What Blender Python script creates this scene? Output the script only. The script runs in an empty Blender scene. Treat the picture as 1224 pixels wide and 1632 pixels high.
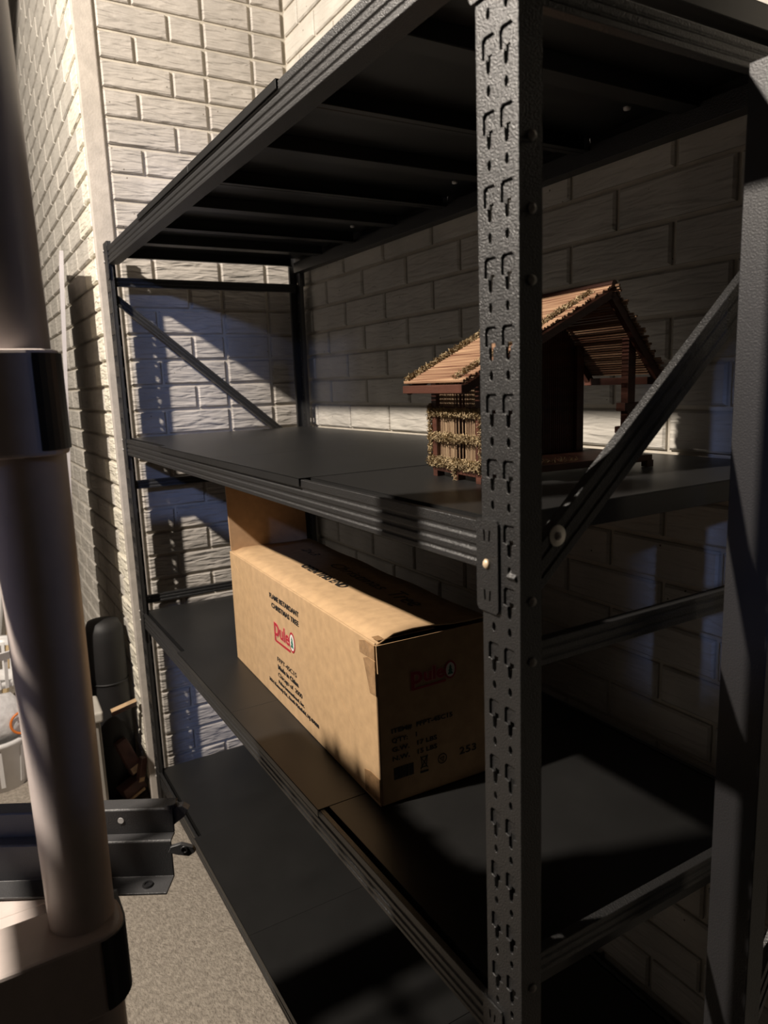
import bpy, bmesh, math, random
from mathutils import Vector, Matrix
random.seed(7)
SC = bpy.context.scene
COL = SC.collection
# ------------------------------------------------------------------ camera
RW = ((0.5099303, 0.8594284, -0.0367962), (0.1331767, -0.1211338, -0.9836618), (-0.8498441, 0.4966986, -0.1762256))
CP = (2.33289, -0.4389, 1.39037)
LENS = 25.3680
cam = bpy.data.cameras.new('camera')
cam.sensor_fit = 'VERTICAL'; cam.sensor_height = 36.0; cam.lens = LENS
cam.clip_start = 0.02
cam_o = bpy.data.objects.new('camera', cam); COL.objects.link(cam_o)
r_, d_, f_ = (Vector(v) for v in RW)
M = Matrix.Identity(4)
for i in range(3):
    M[i][0] = r_[i]; M[i][1] = -d_[i]; M[i][2] = -f_[i]; M[i][3] = CP[i]
cam_o.matrix_world = M
cam.dof.use_dof = True; cam.dof.focus_distance = 1.25; cam.dof.aperture_fstop = 6.5
SC.camera = cam_o
# ------------------------------------------------------------------ light
w = bpy.data.worlds.new('dim_garage'); SC.world = w; w.use_nodes = True
w.node_tree.nodes['Background'].inputs[0].default_value = (1.0, 0.86, 0.74, 1)
w.node_tree.nodes['Background'].inputs[1].default_value = 0.05
def lamp(name, kind, loc, energy, color, size, target=None):
    l = bpy.data.lights.new(name, kind); l.energy = energy; l.color = color
    if kind == 'AREA': l.shape = 'DISK'; l.size = size
    else: l.shadow_soft_size = size
    o = bpy.data.objects.new(name, l); COL.objects.link(o); o.location = loc
    if target: o.rotation_euler = (Vector(target) - Vector(loc)).to_track_quat('-Z', 'Y').to_euler()
    return o
main = lamp('work_lamp_light', 'SPOT', (1.08, -1.55, 2.85), 390, (1.0, 0.89, 0.77), 0.035, (0.15, 0.30, 1.50))
main.data.spot_size = math.radians(90.5); main.data.spot_blend = 0.06
lamp('daylight_through_slits', 'AREA', (4.3, -2.1, 2.50), 42, (0.34, 0.48, 1.0), 0.12, (0, 0.4, 1.4))  # blue daylight, masked by slits in an added unseen wall
SC.view_settings.view_transform = 'Standard'; SC.view_settings.look = 'None'
SC.view_settings.gamma = 1.0; SC.view_settings.exposure = 0.25
SC.view_settings.use_curve_mapping = False
# ------------------------------------------------------------------ materials
def new_mat(name):
    m = bpy.data.materials.new(name); m.use_nodes = True
    return m, m.node_tree.nodes, m.node_tree.links, m.node_tree.nodes['Principled BSDF']
def mat(name, col, rough=0.5, var=0.0, vscale=20.0, bump=0.0, bscale=200.0, bdist=0.001, metal=0.0, spec=0.5,
        stretch=None, col2=None, coords='Object', detail=4.0):
    m, N, L, B = new_mat(name)
    B.inputs['Roughness'].default_value = rough; B.inputs['Metallic'].default_value = metal
    B.inputs['Specular IOR Level'].default_value = spec
    B.inputs['Base Color'].default_value = (*col, 1)
    if var or bump or col2:
        tc = N.new('ShaderNodeTexCoord'); mp = N.new('ShaderNodeMapping')
        L.new(tc.outputs[coords], mp.inputs[0])
        if stretch: mp.inputs['Scale'].default_value = stretch
    if var or col2:
        n = N.new('ShaderNodeTexNoise'); n.inputs['Scale'].default_value = vscale; n.inputs['Detail'].default_value = detail
        L.new(mp.outputs[0], n.inputs['Vector'])
        cr = N.new('ShaderNodeValToRGB')
        a = [max(0, c * (1 - var)) for c in col]; b = col2 if col2 else [min(1, c * (1 + var)) for c in col]
        cr.color_ramp.elements[0].position = 0.3; cr.color_ramp.elements[1].position = 0.7
        cr.color_ramp.elements[0].color = (*a, 1); cr.color_ramp.elements[1].color = (*b, 1)
        L.new(n.outputs['Fac'], cr.inputs[0]); L.new(cr.outputs[0], B.inputs['Base Color'])
    if bump:
        n2 = N.new('ShaderNodeTexNoise'); n2.inputs['Scale'].default_value = bscale; n2.inputs['Detail'].default_value = 2.0
        L.new(mp.outputs[0], n2.inputs['Vector'])
        bp = N.new('ShaderNodeBump'); bp.inputs['Strength'].default_value = bump; bp.inputs['Distance'].default_value = bdist
        L.new(n2.outputs['Fac'], bp.inputs['Height']); L.new(bp.outputs[0], B.inputs['Normal'])
    return m
def brick_mat(name, col, rip=1.0):
    """painted, moulded concrete brick: horizontal ripples, pits and blotches in world space"""
    m, N, L, B = new_mat(name)
    B.inputs['Roughness'].default_value = 0.62; B.inputs['Specular IOR Level'].default_value = 0.35
    g = N.new('ShaderNodeNewGeometry'); sx = N.new('ShaderNodeSeparateXYZ'); L.new(g.outputs['Position'], sx.inputs[0])
    ad = N.new('ShaderNodeMath'); L.new(sx.outputs[0], ad.inputs[0]); L.new(sx.outputs[1], ad.inputs[1])
    cx = N.new('ShaderNodeCombineXYZ'); L.new(ad.outputs[0], cx.inputs[0]); L.new(sx.outputs[2], cx.inputs[2])
    oi = N.new('ShaderNodeObjectInfo'); mr = N.new('ShaderNodeMath'); mr.operation = 'MULTIPLY'; mr.inputs[1].default_value = 37.0
    L.new(oi.outputs['Random'], mr.inputs[0]); L.new(mr.outputs[0], cx.inputs[1])
    mp = N.new('ShaderNodeMapping'); mp.inputs['Scale'].default_value = (14, 1, 78); L.new(cx.outputs[0], mp.inputs[0])
    n = N.new('ShaderNodeTexNoise'); n.inputs['Scale'].default_value = 1.0; n.inputs['Detail'].default_value = 1.5
    n.inputs['Distortion'].default_value = 0.5; L.new(mp.outputs[0], n.inputs['Vector'])
    n3 = N.new('ShaderNodeTexNoise'); n3.inputs['Scale'].default_value = 160.0; n3.inputs['Detail'].default_value = 3
    L.new(g.outputs['Position'], n3.inputs['Vector'])
    b1 = N.new('ShaderNodeBump'); b1.inputs['Strength'].default_value = 0.75 * rip; b1.inputs['Distance'].default_value = 0.009
    L.new(n.outputs['Fac'], b1.inputs['Height'])
    b2 = N.new('ShaderNodeBump'); b2.inputs['Strength'].default_value = 0.28; b2.inputs['Distance'].default_value = 0.002
    L.new(n3.outputs['Fac'], b2.inputs['Height']); L.new(b1.outputs[0], b2.inputs['Normal']); L.new(b2.outputs[0], B.inputs['Normal'])
    n4 = N.new('ShaderNodeTexNoise'); n4.inputs['Scale'].default_value = 9.0; n4.inputs['Detail'].default_value = 5
    L.new(g.outputs['Position'], n4.inputs['Vector'])
    cr = N.new('ShaderNodeValToRGB'); cr.color_ramp.elements[0].position = 0.32; cr.color_ramp.elements[1].position = 0.68
    cr.color_ramp.elements[0].color = (*[c * 0.78 for c in col], 1); cr.color_ramp.elements[1].color = (*col, 1)
    L.new(n4.outputs['Fac'], cr.inputs[0])
    vo = N.new('ShaderNodeTexVoronoi'); vo.inputs['Scale'].default_value = 24.0; L.new(g.outputs['Position'], vo.inputs['Vector'])
    lt = N.new('ShaderNodeMath'); lt.operation = 'LESS_THAN'; lt.inputs[1].default_value = 0.05; L.new(vo.outputs['Distance'], lt.inputs[0])
    mx = N.new('ShaderNodeMixRGB'); mx.inputs[2].default_value = (0.10, 0.08, 0.06, 1)
    L.new(lt.outputs[0], mx.inputs[0]); L.new(cr.outputs[0], mx.inputs[1]); L.new(mx.outputs[0], B.inputs['Base Color'])
    return m
WALLC = (0.50, 0.466, 0.425)
M_BRICK = brick_mat('painted_brick', WALLC, 1.5)
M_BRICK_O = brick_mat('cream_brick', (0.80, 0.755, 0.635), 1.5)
M_BRICK_B = brick_mat('painted_brick_flat', (0.56, 0.53, 0.475), 0.85)
M_MORTAR = mat('painted_mortar', (0.50, 0.46, 0.39), 0.8, 0.15, 14, 0.3, 120, 0.003, coords='Object')
M_STRIP = mat('bare_concrete', (0.46, 0.42, 0.375), 0.85, 0.12, 30, 0.35, 160, 0.002)
M_FLOOR = mat('concrete_floor', (0.25, 0.217, 0.178), 0.9, 0.18, 70, 0.9, 150, 0.006, detail=12, col2=(0.36, 0.318, 0.265))
M_CEIL = mat('dark_ceiling_timber', (0.045, 0.035, 0.027), 0.9, 0.3, 6)
M_DARKWALL = mat('dark_mask_wall', (0.045, 0.036, 0.032), 0.9, 0.3, 6)  # dark so the added mask wall bounces little light
M_HAM = mat('black_hammered_paint', (0.012, 0.0117, 0.0117), 0.43, 0.0, 1, 0.8, 560, 0.0012, spec=1.0)
M_SATIN = mat('black_satin_paint', (0.014, 0.0138, 0.0135), 0.40, 0.15, 8, 0.10, 700, 0.0006, spec=0.5)
M_STEEL = mat('zinc_steel', (0.75, 0.72, 0.66), 0.28, metal=1.0)
M_BRASS = mat('pale_rivet', (0.80, 0.62, 0.42), 0.45, metal=0.3)
M_CARD = mat('cardboard', (0.50, 0.335, 0.185), 0.78, 0.10, 45, 0.10, 300, 0.001, spec=0.25)
M_CARD_IN = mat('cardboard_inside', (0.44, 0.285, 0.165), 0.85, 0.08, 60, spec=0.2)
M_TAPE = mat('brown_packing_tape', (0.33, 0.20, 0.10), 0.22, 0.25, 60, 0.4, 90, 0.003, spec=0.6)
M_INK = mat('black_ink', (0.02, 0.018, 0.016), 0.6)
M_MARK = mat('marker_ink', (0.06, 0.045, 0.035), 0.6)
M_RED = mat('red_ink', (0.40, 0.02, 0.035), 0.6)
M_PINK = mat('pink_ink', (0.62, 0.26, 0.20), 0.6)
M_WHITEINK = mat('white_ink', (0.75, 0.72, 0.66), 0.6)
M_GREEN = mat('green_ink', (0.02, 0.14, 0.09), 0.6)
M_REED = mat('reed_sticks', (0.20, 0.075, 0.040), 0.5, 0.4, 300, 0.2, 300, 0.001, stretch=(0.02, 1, 1), col2=(0.44, 0.28, 0.17), detail=1)
M_REEDW = mat('reed_wall_sticks', (0.22, 0.12, 0.07), 0.5, 0.4, 400, col2=(0.55, 0.40, 0.25), stretch=(1, 1, 0.02), detail=1)
M_BOLT = mat('dull_bolt', (0.42, 0.40, 0.37), 0.4, metal=0.35)
M_DWOOD = mat('dark_stained_wood', (0.075, 0.028, 0.018), 0.45, 0.4, 12, 0.2, 120, 0.001, stretch=(1, 1, 6))
M_STRAW = mat('dry_moss_straw', (0.30, 0.205, 0.10), 0.75, 0.5, 120, col2=(0.52, 0.40, 0.225))
M_RESIN = mat('beige_resin', (0.62, 0.54, 0.50), 0.38, 0.05, 30, 0.08, 250, 0.0008)
M_RESIN_G = mat('grey_resin_tube', (0.44, 0.405, 0.40), 0.30, 0.05, 30)
M_CAP = mat('black_plastic', (0.010, 0.010, 0.011), 0.4)
M_GREYSTEEL = mat('grey_black_paint', (0.045, 0.045, 0.047), 0.42, 0.0, 1, 0.35, 500, 0.001)
M_CHARCOAL = mat('charcoal_paint', (0.022, 0.0215, 0.023), 0.45, 0.0, 1, 0.4, 500, 0.001)
M_WHITEP = mat('white_plastic', (0.66, 0.65, 0.64), 0.35, 0.05, 20)
M_BIN = mat('beige_bin_plastic', (0.46, 0.43, 0.38), 0.5, 0.12, 14, 0.1, 200, 0.001)
M_FOAM = mat('white_board', (0.72, 0.69, 0.72), 0.6, 0.06, 20)
M_PALE = mat('pale_cut_wood', (0.50, 0.34, 0.19), 0.7, 0.25, 40)
M_BROWN = mat('brown_painted_wood', (0.085, 0.038, 0.030), 0.55, 0.4, 25, 0.2, 90, 0.002)
M_BLACKRUB = mat('black_rubbery_plastic', (0.009, 0.0085, 0.009), 0.6, 0.2, 10)
M_PINE = mat('pale_pine', (0.62, 0.47, 0.27), 0.6, 0.2, 30)
M_ORANGE = mat('orange_plastic', (0.60, 0.16, 0.02), 0.4)
M_BAG = mat('clear_white_bag', (0.55, 0.54, 0.54), 0.25, 0.1, 40, 0.6, 30, 0.01)
# ------------------------------------------------------------------ helpers
class MB:
    def __init__(s): s.v = []; s.f = []
    def add(s, vs, fs):
        o = len(s.v); s.v += [tuple(v) for v in vs]; s.f += [tuple(i + o for i in f) for f in fs]; return s
    def box(s, x0, x1, y0, y1, z0, z1, mtx=None):
        vs = [Vector((x, y, z)) for z in (z0, z1) for y in (y0, y1) for x in (x0, x1)]
        if mtx: vs = [mtx @ v for v in vs]
        return s.add(vs, [(0, 2, 3, 1), (4, 5, 7, 6), (0, 1, 5, 4), (2, 6, 7, 3), (0, 4, 6, 2), (1, 3, 7, 5)])
    def prism(s, prof, axis, a, b, mtx=None):
        """closed profile extruded along axis; profile is (p,q) of the other two axes in xyz order"""
        n = len(prof); vs = []
        for t in (a, b):
            for p, q in prof:
                v = {'x': (t, p, q), 'y': (p, t, q), 'z': (p, q, t)}[axis]
                vs.append(mtx @ Vector(v) if mtx else v)
        fs = [(i, (i + 1) % n, n + (i + 1) % n, n + i) for i in range(n)]
        fs += [tuple(reversed(range(n))), tuple(range(n, 2 * n))]
        return s.add(vs, fs)
    def tube(s, p0, p1, r0, r1=None, n=12, cap=True):
        r1 = r0 if r1 is None else r1
        p0 = Vector(p0); p1 = Vector(p1); d = (p1 - p0).normalized()
        a = d.orthogonal().normalized(); b = d.cross(a)
        vs = [p + (a * math.cos(2 * math.pi * i / n) + b * math.sin(2 * math.pi * i / n)) * r for p, r in ((p0, r0), (p1, r1)) for i in range(n)]
        fs = [(i, (i + 1) % n, n + (i + 1) % n, n + i) for i in range(n)]
        if cap: fs += [tuple(reversed(range(n))), tuple(range(n, 2 * n))]
        return s.add(vs, fs)
    def bar(s, p0, p1, w, h, up=(0, 0, 1)):
        """rectangular bar: w across, h along up"""
        p0 = Vector(p0); p1 = Vector(p1); d = (p1 - p0).normalized(); up = Vector(up)
        sd = d.cross(up).normalized(); u = sd.cross(d).normalized()
        vs = [p + sd * (sx * w / 2) + u * (sz * h / 2) for p in (p0, p1) for sx, sz in ((-1, -1), (1, -1), (1, 1), (-1, 1))]
        return s.add(vs, [(0, 1, 2, 3), (7, 6, 5, 4), (0, 4, 5, 1), (1, 5, 6, 2), (2, 6, 7, 3), (3, 7, 4, 0)])
    def sweep(s, prof, p0, p1, up):
        """closed profile (across, up) swept p0->p1"""
        p0 = Vector(p0); p1 = Vector(p1); d = (p1 - p0).normalized(); up = Vector(up)
        sd = d.cross(up).normalized(); u = sd.cross(d).normalized(); n = len(prof)
        vs = [p + sd * a + u * b for p in (p0, p1) for a, b in prof]
        fs = [(i, (i + 1) % n, n + (i + 1) % n, n + i) for i in range(n)] + [tuple(reversed(range(n))), tuple(range(n, 2 * n))]
        return s.add(vs, fs)
    def lathe(s, prof, c=(0, 0, 0), n=24, sx=1.0, sy=1.0):
        vs = []; m = len(prof)
        for i in range(n):
            a = 2 * math.pi * i / n
            for r, z in prof: vs.append((c[0] + r * math.cos(a) * sx, c[1] + r * math.sin(a) * sy, c[2] + z))
        fs = [(i * m + j, ((i + 1) % n) * m + j, ((i + 1) % n) * m + j + 1, i * m + j + 1) for i in range(n) for j in range(m - 1)]
        return s.add(vs, fs)
    def ring(s, c, R, r, nrm=(0, 0, 1), n=24, m=8, sx=1.0):
        nz = Vector(nrm).normalized(); a = nz.orthogonal().normalized(); b = nz.cross(a); c = Vector(c); vs = []
        for i in range(n):
            t = 2 * math.pi * i / n; d = a * math.cos(t) * sx + b * math.sin(t)
            for j in range(m):
                q = 2 * math.pi * j / m; vs.append(c + d * R + d.normalized() * (r * math.cos(q)) + nz * (r * math.sin(q)))
        fs = [(i * m + j, ((i + 1) % n) * m + j, ((i + 1) % n) * m + (j + 1) % m, i * m + (j + 1) % m) for i in range(n) for j in range(m)]
        return s.add(vs, fs)
    def mesh(s, name, org=(0, 0, 0), smooth=False):
        me = bpy.data.meshes.new(name)
        me.from_pydata([(v[0] - org[0], v[1] - org[1], v[2] - org[2]) for v in s.v], [], s.f); me.update()
        bm = bmesh.new(); bm.from_mesh(me); bmesh.ops.recalc_face_normals(bm, faces=bm.faces); bm.to_mesh(me); bm.free()
        if smooth:
            for p in me.polygons: p.use_smooth = True
        return me
def root_of(o):
    while o.parent: o = o.parent
    return o
def put(me, name, m=None, parent=None, loc=(0, 0, 0), rot=None, **props):
    o = bpy.data.objects.new(name, me); COL.objects.link(o)
    if m and me and not me.materials: me.materials.append(m)
    o.parent = parent; o.location = loc
    if rot: o.rotation_euler = rot
    for k, v in props.items(): o[k] = v
    return o
def build(mb, name, m, parent=None, smooth=False, bevel=0, seg=2, local=False, **props):
    """world-space mesh builder; if parented, geometry is kept relative to the thing's base"""
    org = (0, 0, 0)
    if parent and not local: org = root_of(parent).location
    o = put(mb.mesh(name, org, smooth), name, m, parent, **props)
    if bevel:
        b = o.modifiers.new('edge', 'BEVEL'); b.width = bevel; b.segments = seg; b.limit_method = 'ANGLE'; b.angle_limit = math.radians(40)
    if smooth == 'auto':
        pass
    return o
def thing(name, label, cat, loc=(0, 0, 0), rz=0.0, group=None):
    o = bpy.data.objects.new(name, None); COL.objects.link(o); o.location = loc; o.rotation_euler = (0, 0, rz)
    o.empty_display_size = 0.1
    o['label'] = label; o['category'] = cat
    if group: o['group'] = group
    return o
def struct(o): o['kind'] = 'structure'; return o
def curve_plate(outline, holes, thick, bev=0.0):
    """flat plate with real holes -> (verts, faces) in xy, thickness along z from 0 to -thick"""
    cu = bpy.data.curves.new('tmp', 'CURVE'); cu.dimensions = '2D'; cu.fill_mode = 'BOTH'; cu.extrude = thick / 2 - bev
    if bev: cu.bevel_depth = bev; cu.bevel_resolution = 1
    for pl in [outline] + holes:
        sp = cu.splines.new('POLY'); sp.points.add(len(pl) - 1)
        for p, (x, y) in zip(sp.points, pl): p.co = (x, y, 0, 1)
        sp.use_cyclic_u = True
    ob = bpy.data.objects.new('tmp', cu); COL.objects.link(ob)
    dg = bpy.context.evaluated_depsgraph_get(); me = bpy.data.meshes.new_from_object(ob.evaluated_get(dg))
    vs = [(v.co.x, v.co.y, v.co.z - thick / 2) for v in me.vertices]; fs = [tuple(p.vertices) for p in me.polygons]
    bpy.data.objects.remove(ob); bpy.data.curves.remove(cu); bpy.data.meshes.remove(me)
    return vs, fs
def text_mesh(body, size, width=None, bold=0.0, shear=0.0, thick=0.0003, align='LEFT', spacing=1.0):
    cu = bpy.data.curves.new('t', 'FONT'); cu.body = body; cu.size = size; cu.extrude = thick; cu.offset = bold; cu.shear = shear
    cu.align_x = align; cu.resolution_u = 3; cu.space_character = spacing
    ob = bpy.data.objects.new('t', cu); COL.objects.link(ob)
    dg = bpy.context.evaluated_depsgraph_get(); me = bpy.data.meshes.new_from_object(ob.evaluated_get(dg)); me.name = 'printed_text'
    bpy.data.objects.remove(ob); bpy.data.curves.remove(cu)
    if width:
        xs = [v.co.x for v in me.vertices]; k = width / (max(xs) - min(xs)); x0 = min(xs)
        for v in me.vertices: v.co.x = (v.co.x - (x0 if align == 'LEFT' else 0)) * k
    return me
def oval(cx, cy, rx, ry, n=10): return [(cx + rx * math.cos(2 * math.pi * i / n), cy + ry * math.sin(2 * math.pi * i / n)) for i in range(n)]
def project(P):
    q = [sum(RW[i][k] * (P[k] - CP[k]) for k in range(3)) for i in range(3)]
    if q[2] < 0.05: return None
    F = LENS / 36 * 1632
    return 612 + F * q[0] / q[2], 816 + F * q[1] / q[2], q[2]
# ------------------------------------------------------------------ setting
L, D = 1.83, 0.614
XW, YB, YO = -0.05, 0.64, -0.012            # left wall face, back wall face, outer wall face
CEIL = 3.35
ROW = 0.0788; Z0 = 1.25 - 16 * ROW
PROUD = 0.009
fl = struct(build(MB().box(-3.2, 4.6, -3.2, 0.9, -0.1, 0), 'floor', M_FLOOR))
cl = struct(build(MB().box(-3.2, 4.6, -3.2, 0.9, CEIL, CEIL + 0.1), 'ceiling', M_CEIL))
wb = struct(build(MB().box(XW - 0.3, 4.6, YB + PROUD, YB + 0.26, 0, CEIL), 'wall_back', M_MORTAR))
wl = struct(build(MB().box(XW - 0.30, XW - PROUD, YO + PROUD, YB + PROUD, 0, CEIL), 'wall_left', M_MORTAR))
wo = struct(build(MB().box(-3.2, XW - 0.30, YO + PROUD, YO + 0.25, 0, CEIL), 'wall_outer', M_MORTAR))
build(MB().box(XW - 0.02, XW, YO, 0.046, 0, CEIL), 'corner_strip', M_STRIP, wl, bevel=0.004)
build(MB().box(XW - 0.34, XW - 0.0205, YO, YO + PROUD + 0.001, 0, 0.02), 'footing', M_STRIP, wl)
wr = MB()
SLIT1, SLIT2 = (-1.47, -1.235, 1.76, 2.40), (-0.848, -0.790, 1.72, 1.98)          # slits in an added, unseen wall that shape the blue light
wr.box(3.002, 3.018, -1.338, -1.272, 1.76, 2.40)                               # added bar keeping blue light off the resin post
wr.box(3.0, 3.02, -3.2, SLIT1[0], 0, CEIL); wr.box(3.0, 3.02, SLIT1[1], SLIT2[0], 0, CEIL); wr.box(3.0, 3.02, SLIT2[1], YB + PROUD, 0, CEIL)
for y0, y1, z0, z1 in (SLIT1, SLIT2): wr.box(3.0, 3.02, y0, y1, 0, z0); wr.box(3.0, 3.02, y0, y1, z1, CEIL)
struct(build(wr, 'light_mask_wall', M_DARKWALL))  # unseen wall added behind the camera to mask the blue lamp
BM = {}
def brick_mesh(w_, h_, axis):
    key = (round(w_, 4), round(h_, 4), axis)
    if key in BM: return BM[key]
    c = 0.004; W, H = w_ / 2, h_ / 2
    f = [(-W + c, -PROUD, -H + c), (W - c, -PROUD, -H + c), (W - c, -PROUD, H - c), (-W + c, -PROUD, H - c)]
    m_ = [(-W, -PROUD + c, -H), (W, -PROUD + c, -H), (W, -PROUD + c, H), (-W, -PROUD + c, H)]
    b = [(-W, 0.002, -H), (W, 0.002, -H), (W, 0.002, H), (-W, 0.002, H)]
    vs = f + m_ + b
    if axis == 'L': vs = [(-y, x, z) for x, y, z in vs]        # faces +X, runs along +Y
    fs = [(0, 1, 2, 3)] + [(i, 4 + i, 4 + (i + 1) % 4, (i + 1) % 4) for i in range(4)] + [(4 + i, 8 + i, 8 + (i + 1) % 4, 4 + (i + 1) % 4) for i in range(4)]
    mb = MB(); mb.add(vs, fs); BM[key] = (mb.mesh('brick'), vs, fs)
    return BM[key]
def lay(wall, rows, axis, plane, m):
    """rows: list of (z0,z1,[(a,b),...]); nearest bricks in view are parts, the rest one stuff part"""
    todo = []
    for z0, z1, segs in rows:
        for a, b in segs:
            c = (a + b) / 2; zc = (z0 + z1) / 2
            loc = (plane, c, zc) if axis == 'L' else (c, plane, zc)
            face = (plane + PROUD, c, zc) if axis == 'L' else (c, plane - PROUD, zc)
            p = project(face)
            vis = p and -40 < p[0] < 1264 and -40 < p[1] < 1672
            todo.append((0 if vis else 1, p[2] if p else 99, loc, b - a - 0.009, z1 - z0 - 0.009))
    todo.sort(key=lambda t: t[:2]); rest = MB(); n = 0
    for vis, d, loc, w_, h_ in todo:
        me, vs, fs = brick_mesh(w_, h_, axis)
        if vis == 0 and n < 295: put(me, 'brick', m, wall, loc); n += 1
        else: rest.add([(v[0] + loc[0], v[1] + loc[1], v[2] + loc[2]) for v in vs], fs)
    if rest.v: build(rest, 'brick_courses', m, wall, kind='stuff')
def zrows():
    k = 0; out = []
    z = Z0
    while z < CEIL - 0.01:
        out.append((k - 16, max(z, 0.0), min(z + ROW, CEIL))); z += ROW; k += 1
    return [r for r in out if r[2] - r[1] > 0.03]
rows = []
for k, a, b in zrows():
    off = 0.057 if k % 2 == 0 else 0.172
    segs = []; x = off - 0.238
    xs = []
    while x < 3.3: xs.append(x); x += 0.238
    xs = [XW] + [x for x in xs if x > XW + 0.02]
    segs = [(p, q) for p, q in zip(xs[:-1], xs[1:])]
    rows.append((a, b, segs))
lay(wb, rows, 'B', YB + PROUD, M_BRICK_B)
rows = []
for k, a, b in zrows():
    segs = [(0.050, 0.155), (0.155, 0.367)] if k % 2 == 0 else [(0.050, 0.261), (0.261, 0.367)]
    rows.append((a, b, segs + [(0.369, 0.525), (0.527, 0.638)]))
lay(wl, rows, 'L', XW - PROUD, M_BRICK)
rows = []
for k, a, b in zrows():
    off = 0.0 if k % 2 == 0 else 0.119
    xs = [XW - 0.022, ]; x = XW - 0.238 + off - (0.0 if off else 0.0)
    while x > -2.9: xs.append(x); x -= 0.238
    rows.append((a, b, [(q, p) for p, q in zip(xs[:-1], xs[1:])]))
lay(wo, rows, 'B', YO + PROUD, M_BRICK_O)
# ------------------------------------------------------------------ steel rack
ZS = (0.156, 0.702, 1.251, 1.805)
PW, PS = 0.0555, 0.0275
ZTOP = 1.822
rack = thing('steel_shelving_rack', 'tall black steel shelving rack with four shelves and slotted posts along the brick wall', 'shelving rack', (L / 2, D / 2, 0))
def post_mesh(mirror):
    outl = [(0, 0), (PW, 0), (PW, ZTOP), (0, ZTOP)]
    big, small = [], []
    for k in range(-4, 30):
        zt = 1.623 - 0.0616 * k
        for cx in (0.0165, 0.0405):
            h = zt + 0.0162
            if 0.02 < h < ZTOP - 0.02:
                o_ = oval(cx, h, 0.0033, 0.0052); big.append(o_); small.append(oval(cx, h, 0.0028, 0.0046))
            if zt - 0.035 > 0.02 and zt < ZTOP - 0.01:
                W = 0.0092; zb = zt - 0.0185; r = 0.003
                key = [(cx - W, zb), (cx - 0.0038, zb - 0.0012), (cx - 0.0030, zb - 0.012), (cx - 0.0014, zb - 0.0138), (cx + 0.0014, zb - 0.0138),
                       (cx + 0.0030, zb - 0.012), (cx + 0.0038, zb - 0.0012), (cx + W, zb), (cx + W, zt - r), (cx + W - r, zt), (cx - W + r, zt), (cx - W, zt - r)]
                big.append(key)
                small.append([(cx - 0.0028, zb - 0.0125), (cx + 0.0028, zb - 0.0125), (cx + 0.003, zb + 0.003), (cx - 0.003, zb + 0.003)])
    mb = MB()
    for holes, y0, th in ((big, 0.0, 0.0022), (small, 0.0026, 0.0010)):
        vs, fs = curve_plate(outl, holes, th, 0.0005 if y0 == 0 else 0.0)
        mb.add([(x, y0 - z, y) for x, y, z in vs], fs)
    mb.box(PW - 0.002, PW, 0.0002, PS, 0, ZTOP)                   # side leg
    mb.box(PW - 0.010, PW - 0.002, PS - 0.002, PS, 0, ZTOP)       # return lip
    mb.box(0.0, 0.002, 0.003, 0.012, 0, ZTOP)                     # inner return
    if mirror: mb.v = [(-x, y, z) for x, y, z in mb.v]
    return mb.mesh('post')
PM, PMX = post_mesh(False), post_mesh(True)
rl = rack.location
def rack_put(me, name, m, wloc, rot=None, parent=None): return put(me, name, m, parent or rack, Vector(wloc) - rl, rot)
posts = [rack_put(PM, 'post', M_HAM, (L - PW, 0, 0)), rack_put(PMX, 'post', M_HAM, (PW, 0, 0)),
         rack_put(PMX, 'post', M_HAM, (L - PW, D, 0), (0, 0, math.pi)), rack_put(PM, 'post', M_HAM, (PW, D, 0), (0, 0, math.pi))]
# bolts on the outer and inner faces of the posts
BOLT = MB().lathe([(0.0, 0.0034), (0.0022, 0.0031), (0.0042, 0.0018), (0.0048, 0.0), (0.0, 0.0)], n=10).mesh('bolt', smooth=True)
for z in (1.594, 1.535, 1.475, 1.179, 1.118, 0.753, 0.30, 0.20):
    put(BOLT, 'bolt', M_BOLT, posts[0], (PW, 0.0155, z), (0, math.pi / 2, 0))
# beams
def beam_profile():
    p = [(0.0, 0.0), (0.0, -0.0115), (0.0022, -0.0130), (0.0022, -0.0165), (0.0, -0.018), (0.0, -0.0245), (0.0022, -0.026), (0.0022, -0.0295),
         (0.0, -0.031), (0.0, -0.037), (0.0018, -0.0385), (0.0018, -0.0405), (0.0, -0.042), (0.0, -0.048), (0.030, -0.048), (0.030, -0.016), (0.0085, -0.016), (0.0085, 0.0)]
    return p
BEAM = MB().prism(beam_profile(), 'x', PW - 0.004, L - PW + 0.004).mesh('beam')
plate_pts = [(0.002, 0.004), (0.031, 0.004), (0.033, 0.001), (0.033, -0.086), (0.030, -0.090), (0.003, -0.090), (0.0, -0.086), (0.0, 0.001)]
plate_holes = [[(x - 0.0013 + d * 0.5, z - 0.0055), (x + 0.0013 + d * 0.5, z - 0.0055), (x + 0.0013 - d * 0.5, z + 0.0055), (x - 0.0013 - d * 0.5, z + 0.0055)]
               for z in (-0.012, -0.073) for x, d in ((0.0125, 0.001), (0.0205, -0.001))]
pv, pf = curve_plate(plate_pts, plate_holes, 0.0022)
PLATE = MB().add([(x, -z, y) for x, y, z in pv], pf)
PLATE_R = PLATE.mesh('end_plate')
PLATE_L = MB().add([(-x, -z, y) for x, y, z in pv], pf).mesh('end_plate')
RIV = MB().lathe([(0.0, 0.0025), (0.0035, 0.0022), (0.0055, 0.0), (0.0, 0.0)], n=14).mesh('rivet', smooth=True)
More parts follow.
